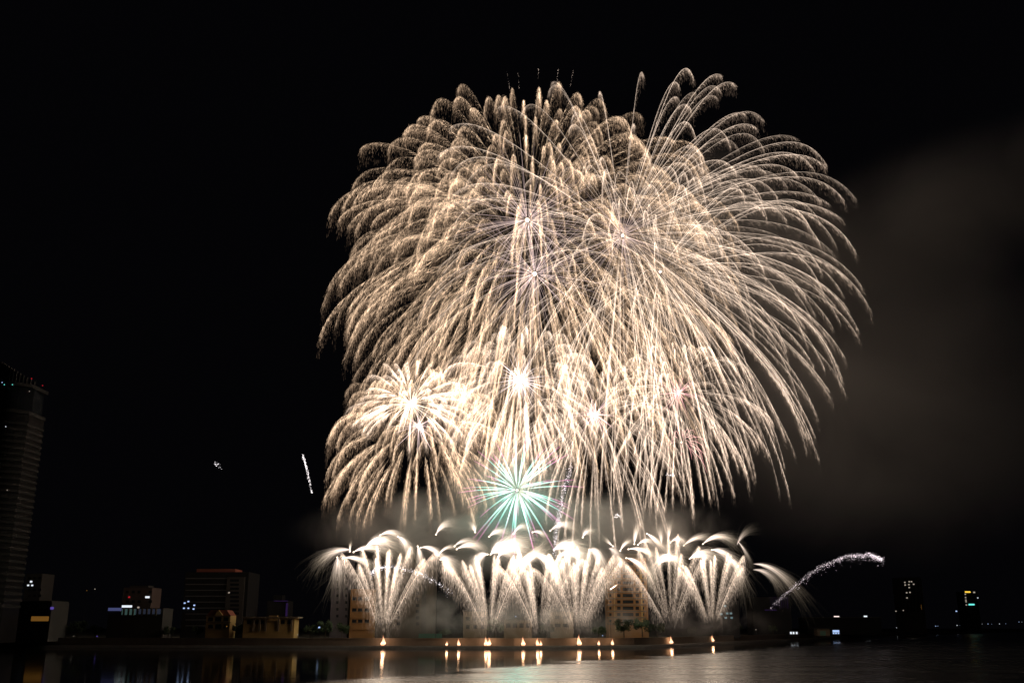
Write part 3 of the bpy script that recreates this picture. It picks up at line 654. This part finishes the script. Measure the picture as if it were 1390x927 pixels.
PL = [
 ('plume curling over to the far left edge of the crest', (477, 746), (440, 742), (424, 776), 12, 150, .6), ('short bright plume hanging straight down at the left edge of the crest', (458, 756), (462, 770), (455, 802), 16, 110, .8),
 ('small upright spike plume above the left edge of the crest', (475, 748), (475, 740), (477, 732), 3, 40, 1.1), ('long flat plume arching right below the leftmost white mound', (480, 749), (505, 733), (548, 756), 9, 110, 1.1),
 ('bright plume sloping right across the leftmost fan', (466, 757), (492, 752), (514, 774), 7, 110, 1.1), ('white hot mound plume on top of the leftmost fan', (497, 742), (518, 720), (548, 742), 13, 220, 1.5),
 ('golden cap plume above the leftmost white mound', (516, 726), (540, 712), (556, 742), 9, 110, .9), ('drooping plume on the right shoulder of the leftmost mound', (540, 728), (556, 735), (560, 765), 12, 110, 1.0),
 ('narrow plume hanging straight down right of the leftmost mound', (567, 741), (572, 752), (574, 790), 9, 90, .9), ('long plume falling far right between the first and second fans', (571, 743), (596, 735), (634, 800), 9, 120, .85),
 ('lone feather plume rising right from a white dot above the crest', (592, 725), (602, 704), (626, 706), 10, 110, .85), ('tiny fat tufted plume over a white dot left of the teal star', (645, 722), (643, 710), (636, 708), 9, 90, 1.0),
 ('wavy plume reaching right over the second fan', (595, 753), (608, 734), (630, 746), 4, 60, 1.0), ('broad arched plume over the left half of the second fan', (620, 745), (645, 730), (672, 752), 9, 130, 1.0),
 ('upper thin arched plume over the left half of the second fan', (617, 741), (632, 725), (664, 740), 7, 70, .8), ('bright mound plume at the left foot of the second crest', (598, 759), (608, 752), (634, 782), 14, 130, 1.0),
 ('mound plume with hair hanging left in the second fan', (662, 752), (642, 748), (634, 800), 15, 170, 1.0), ('feather plume leaping right below the teal star', (664, 728), (678, 712), (702, 726), 9, 110, 1.0),
 ('white hot plume at the heart of the second crest', (666, 752), (688, 726), (716, 748), 25, 260, 1.7), ('second white hot plume at the heart of the second crest, leaning right', (676, 756), (700, 722), (726, 742), 23, 240, 1.7),
 ('dim hooped plume touching the lowest teal rays', (697, 724), (712, 700), (728, 724), 9, 110, .75), ('short bright plume dropping right just below the lowest teal rays', (723, 722), (736, 718), (745, 734), 5, 70, 1.2),
 ('wide hairy hoop plume right of the teal star', (747, 720), (772, 696), (792, 730), 10, 130, .75), ('feather plume leaping right between the two glitter fringes', (791, 729), (797, 712), (813, 722), 9, 110, .85),
 ('white hot plume crossing the top of the third fan rising right', (702, 767), (728, 750), (748, 733), 12, 180, 1.6), ('white hot plume falling right from the third fan crest', (726, 752), (748, 755), (766, 790), 14, 180, 1.5),
 ('white hot plume falling left from the third fan crest', (730, 752), (708, 755), (694, 790), 14, 170, 1.3), ('white hot plume at the left of the fourth crest', (752, 746), (772, 730), (800, 746), 14, 230, 1.7),
 ('second white hot plume at the fourth crest, lower', (758, 754), (782, 742), (808, 760), 14, 200, 1.5), ('plume with hair hanging straight down at the right of the fourth crest', (800, 746), (818, 742), (822, 800), 16, 170, .95),
 ('fading plume over the orange tower roof', (826, 744), (846, 745), (838, 790), 16, 120, .6), ('small spiked plume pointing up left of the orange tower', (832, 741), (824, 734), (818, 725), 4, 50, .9),
 ('feather plume leaping right above the orange tower', (842, 747), (850, 730), (864, 731), 6, 80, 1.0), ('upright brush plume above the fifth fan, leftmost brush', (861, 738), (862, 720), (868, 703), 7, 110, .85),
 ('hump plume between the leftmost brush and the fifth crest', (866, 739), (880, 724), (897, 744), 6, 90, .9), ('long plume sweeping right from a dot at the orange tower corner', (853, 745), (876, 740), (904, 764), 6, 110, 1.1),
 ('lower long plume sweeping down right along the fifth fan', (850, 757), (874, 760), (894, 800), 9, 140, 1.0), ('slanting plume dropping right across the fifth crest', (878, 724), (890, 730), (914, 756), 6, 110, .95),
 ('upright brush plume above the fifth fan, middle brush', (898, 738), (897, 720), (893, 706), 7, 90, .7), ('upright brush plume above the fifth fan, rightmost brush', (907, 733), (908, 715), (911, 700), 7, 90, .8),
 ('curved plume falling between the fifth and the rightmost crest', (910, 736), (925, 720), (940, 752), 8, 110, .95), ('white hot mound plume topping the fifth fan', (896, 764), (914, 744), (934, 770), 13, 190, 1.3),
 ('mound plume with hair hanging left on the fifth fan', (908, 752), (888, 752), (876, 800), 13, 150, .95), ('arched plume over the left of the rightmost crest', (928, 740), (950, 720), (972, 730), 7, 110, .9),
 ('broad arched plume over the right of the rightmost crest', (954, 738), (980, 714), (1008, 742), 8, 140, .95), ('white hot mound plume topping the rightmost fan', (936, 758), (958, 740), (982, 764), 14, 190, 1.3),
 ('plume dropping right on the rightmost fan', (966, 746), (990, 744), (1010, 782), 12, 150, .95), ('dim brush plume lifting right above the rightmost crest', (1000, 740), (1008, 718), (1028, 713), 7, 80, .35),
 ('thin dim plume falling at the right side of the rightmost crest', (1002, 735), (1014, 748), (1022, 772), 5, 50, .55), ('mound plume with hair hanging straight down on the right of the rightmost fan', (990, 760), (1004, 758), (1008, 812), 13, 140, .8),
 ('long lone plume drooping far right past the rightmost fan, upper of two', (1022, 765), (1062, 764), (1100, 826), 9, 110, .6), ('long lone plume drooping far right past the rightmost fan, lower of two', (1022, 773), (1050, 771), (1070, 812), 8, 80, .55),
]
for l, a, b_, c, sp_, n, h in PL: plume('gold ' + l if 'white hot' not in l else l, a, b_, c, sp_, n, h, head=h > .7)

# ------------------------------------------------------------------ crackling glitter comets
def glitter(name, label, pts, Y, n, wpx, col, fade=(1, 1), drop=6, size=.3, group='crackling glitter comets'):
    P = np.array([at(*p, Y) for p in pts]); seg = np.linspace(0, 1, len(pts)); s = mpp(*pts[0], Y)
    u = rng.uniform(0, 1, n); dens = np.interp(u, [0, 1], fade); u = u[rng.uniform(0, 1, n) < dens]; n = len(u)
    B = np.stack([np.interp(u, seg, P[:, k]) for k in range(3)], 1) + rng.normal(0, 1, (n, 3)) * wpx * s * .42
    B[:, 2] -= rng.exponential(1, n) * drop * s * .3
    root = thing(name, label, 'glitter comet', P[0], group)
    d = rng.normal(0, 1, (n, 3)); d /= np.linalg.norm(d, axis=1, keepdims=True)
    q = Sparks(); h = np.minimum(rng.lognormal(-.2, .7, n), 3)
    q.spikes(B, B + d * size * 1.6, size * rng.uniform(.5, 1.2, n), np.array(col)[None] * 3.5 * h[:, None])
    o = q.build('glitter', root, P[0]); o['kind'] = 'stuff'
    return root
LIL = (.95, .80, .86)
glitter('glitter_comet', 'long arching pinkish white glitter comet flying right over the right bank', [(1046, 822), (1075, 797), (1110, 769), (1150, 753), (1180, 751), (1198, 758)], 600, 2600, 2.8, LIL, (.10, 1), 6, .21)
glitter('glitter_comet', 'thin white glitter comet arching across the leftmost fan', [(503, 776), (515, 769), (535, 768), (560, 773), (580, 782), (606, 798)], 448, 620, 2.4, (.95, .88, .92), (1, .25), 5, .26)
glitter('glitter_comet', 'steep pale lilac glitter comet climbing right of the teal star', [(752, 752), (755, 720), (760, 690), (766, 660), (776, 630)], 462, 850, 4.4, (.85, .72, .75), (1, .5), 5, .26)
glitter('glitter_comet', 'short white glitter comet alone in the dark sky at left', [(411, 616), (415, 629), (418, 642), (421, 655), (424, 670)], 480, 320, 1.5, (1.1, 1, 1), (1, .2), 3, .3)
glitter('glitter_burst', 'tiny scattered cluster of white sparks in the dark sky at far left', [(291, 629), (297, 627), (299, 633), (303, 636)], 480, 26, 4, (.8, .75, .78), (1, .4), 4, .34)
glitter('glitter_burst', 'tiny white hooked crackle above the orange tower', [(834, 701), (838, 697), (842, 701)], 470, 60, 1.6, (1, .88, .85), (1, 1), 3, .26)
glitter('glitter_burst', 'tiny faint crackle at the lower right of the gold fringes', [(904, 642), (908, 644), (912, 645)], 470, 36, 2.5, (.6, .55, .55), (1, 1), 3, .26)
glitter('glitter_burst', 'faint loose sparks drifting beside the lower end of the leftmost white arc', [(590, 790), (604, 797), (614, 803)], 448, 20, 10, (.8, .75, .8), (1, 1), 4, .24)
for i, (x, y0, y1, w_) in enumerate([(688, 97, 122, 'leftmost'), (703, 97, 120, 'second from the left'), (731, 92, 108, 'middle'), (758, 93, 110, 'fourth from the left'), (778, 96, 118, 'rightmost')]):
    glitter('spark_streak', 'faint upright spark streak above the gold dome, %s of five' % w_, [(x, y0), (x + 4 - 2 * i, y1)], 515, 26, .8, (.35, .27, .22), (.5, 1), 1, .22, 'faint spark streaks above the dome')
# comets still climbing in front of the fans
def comet(label, a, b_, Y, w, col):
    P0, P1 = at(*a, Y), at(*b_, Y); root = thing('rising_comet', label, 'comet', P0, 'single comets in flight')
    n = 40; t = rng.uniform(0, 1, (n, 1)) ; d = P1 - P0
    q = Sparks(); off = rng.normal(0, .25, (n, 3)) * (1 - t) * w
    q.spikes(P1[None] - rng.uniform(0, .15, (n, 1)) * d[None], P0[None] + d[None] * rng.uniform(0, .5, (n, 1)) + off * 2, .3 * w * rng.uniform(.4, 1, n), np.array(col)[None] * rng.uniform(.6, 1.6, (n, 1)), np.array(col)[None] * .3)
    q.build('tail', root, P0); h = ball('head', root, P1 - P0, .4 * w, CORE, 1)
comet('small orange comet flying left in front of the orange tower', (841, 791), (829, 799), 470, 1.0, (1.3, .8, .55))
comet('thin white comet climbing steeply through the third fan top', (703, 776), (697, 754), 448, .7, (1.2, 1.1, 1.0))

# ------------------------------------------------------------------ flames at the mouths of the mortars
FLM = [(520, 878, 463, 1.5, 'below the leftmost fan'), (606.5, 877.5, 459, .75, 'first of the pair alone between the leftmost and second fans'), (622.5, 877.5, 459, 1.05, 'second of the pair alone between the leftmost and second fans'),
       (659.5, 876, 456, 1.35, 'left of the twin flames below the second fan'), (664, 879, 452, 1.25, 'right of the twin flames below the second fan'), (710, 878, 453, 1.35, 'alone left of the third fan'),
       (729.5, 879, 452, 1.15, 'left of the twin flames below the third fan'), (734, 879, 452, .85, 'right of the twin flames below the third fan'), (786, 878, 455, 1.6, 'below the fourth fan'),
       (813, 877, 462, .85, 'between the fourth fan and the orange tower'), (831.5, 876, 468, 1.0, 'directly below the orange tower'), (911, 873, 521, 1.3, 'below the fifth fan'), (967, 869, 563, 1.3, 'below the rightmost fan')]
def flame(px, py, Y, s, lab):
    Y = ledge(px); p = at(px, py, Y); z = 1.22
    s *= .95; root = thing('launch_flame', 'small orange launch flame ' + lab, 'flame', (p[0], Y, z), 'launch flames along the river bank')
    prof = [(0, .3), (.25, .62), (.7, .72), (1.2, .52), (1.9, .26), (2.7, .08), (3.3, .0)]
    n = 9; V, K, T = [], [], []
    for j, (zz, r) in enumerate(prof):
        k = np.interp(zz, [0, .6, 1.4, 3.3], [0, 1, .55, 0]); col = np.array([.75, .20, .06]) * (1 - k) + np.array([3.0, 1.9, 1.2]) * k * 1.6 + np.array([.75, .20, .06]) * .8
        if zz > 2.4: col = col * .6
        for i in range(n):
            a = i * 6.2832 / n; w = 1 + .2 * math.sin(a * 2 + j * 1.7 + px)
            V.append((r * w * s * math.cos(a) + .12 * s * math.sin(zz * 2 + px), r * w * s * math.sin(a), zz * s)); K.append(col)
    for j in range(len(prof) - 1):
        for i in range(n):
            q = (i + 1) % n; T += [(j * n + i, j * n + q, j * n + n + q), (j * n + i, j * n + n + q, j * n + n + i)]
    b = Sparks(); b.v, b.c, b.t = [np.array(V)], [np.array(K)], [np.array(T)]; b.build('flame', root)
    r = thing('mortar_rack', 'dark mortar rack ' + lab, 'mortar rack', (p[0], Y + .9, 1.12), 'mortar racks along the river bank')
    MB().box(-1.3, 1.3, -.35, .35, 0, .14).build('base', M_metal, r)
    for k in range(4): MB().cone(-.96 + k * .64, 0, .14, .95, .2, .22, 8).build('tube', M_metal, r)
    lamp('flame_light', root, (0, -.9 * s, 1.6 * s), 170 * s, (1, .55, .28), .5)
for a in FLM: flame(*a)

# ------------------------------------------------------------------ smoke
def smoke(name, label, cpx, Y, sx, sy, sz, dens, nscale=2.2, lo=.35, seed=0, aniso=0.0, tilt=0, col=(.78, .75, .73), soft=.8):
    c = at(*cpx, Y)
    bm = bmesh.new(); bmesh.ops.create_icosphere(bm, subdivisions=3, radius=1)
    me = bpy.data.meshes.new(name); bm.to_mesh(me); bm.free()
    m = bpy.data.materials.new(name); m.use_nodes = True; n = m.node_tree; n.nodes.clear()
    o = n.nodes.new('ShaderNodeOutputMaterial'); v = n.nodes.new('ShaderNodeVolumePrincipled')
    v.inputs['Color'].default_value = (*col, 1); v.inputs['Anisotropy'].default_value = aniso
    n.links.new(v.outputs[0], o.inputs['Volume'])
    tc = n.nodes.new('ShaderNodeTexCoord'); ln = n.nodes.new('ShaderNodeVectorMath'); ln.operation = 'LENGTH'; n.links.new(tc.outputs['Object'], ln.inputs[0])
    fall = n.nodes.new('ShaderNodeMapRange'); fall.interpolation_type = 'SMOOTHSTEP'
    fall.inputs['From Min'].default_value = 1.0; fall.inputs['From Max'].default_value = 1 - soft; n.links.new(ln.outputs['Value'], fall.inputs['Value'])
    mp = n.nodes.new('ShaderNodeMapping'); mp.inputs['Location'].default_value = (seed * 3.1, seed * 1.7, seed); mp.inputs['Scale'].default_value = (sx / 40, sy / 40, sz / 40)
    n.links.new(tc.outputs['Object'], mp.inputs['Vector'])
    no = n.nodes.new('ShaderNodeTexNoise'); no.inputs['Scale'].default_value = nscale; no.inputs['Detail'].default_value = 4; no.inputs['Roughness'].default_value = .55; no.inputs['Distortion'].default_value = .6
    n.links.new(mp.outputs[0], no.inputs['Vector'])
    mr = n.nodes.new('ShaderNodeMapRange'); mr.inputs['From Min'].default_value = lo; mr.inputs['From Max'].default_value = .7
    n.links.new(no.outputs['Fac'], mr.inputs['Value'])
    n.links.new(fnum(n, 'MULTIPLY', fnum(n, 'MULTIPLY', mr.outputs[0], fall.outputs[0]), dens), v.inputs['Density'])
    ob = link(name, me, None, m); ob.location = c; ob.scale = (sx, sy, sz); ob.rotation_euler = (0, rad(tilt), 0)
    return tag(ob, label, 'smoke', None, 'stuff')
smoke('smoke_cloud', 'long dim brown smoke trail rising from the gold bursts to the upper right', (1270, 300), 640, 175, 90, 62,   .022, .7, .2, 1, tilt=-20, soft=1)
smoke('smoke_cloud', 'wide dark grey smoke hanging low right of the gold bursts', (1190, 520), 650, 175, 100, 135, .017, .6, .22, 9, soft=1)
smoke('smoke_cloud', 'brighter smoke lit from within behind the right side of the gold bursts', (985, 330), 600, 95, 50, 85, .030, .9, .34, 2, soft=1)
smoke('smoke_cloud', 'grey smoke bank glowing over the crest of the fans', (700, 722), 505, 120, 28, 26, .20, 1.6, .38, 3, soft=1)
smoke('smoke_cloud', 'greenish lit smoke around the teal starburst', (695, 672), 500, 44, 16, 30, .12, 1.4, .3, 4, soft=1)
smoke('smoke_puff', 'low grey smoke drifting between the leftmost fan and the second fan', (610, 835), 474, 36, 10, 13, .08, 2.4, .43, 5)
smoke('smoke_puff', 'low grey smoke drifting between the second fan and the fourth fan', (722, 842), 472, 36, 10, 12, .08, 2.4, .43, 6)
smoke('smoke_puff', 'low grey smoke drifting before the orange tower foot', (838, 850), 486, 30, 10, 10, .08, 2.4, .43, 7)
smoke('smoke_puff', 'thin low smoke streaming right from the rightmost fan', (960, 848), 545, 44, 10, 11, .06, 2.4, .43, 8)
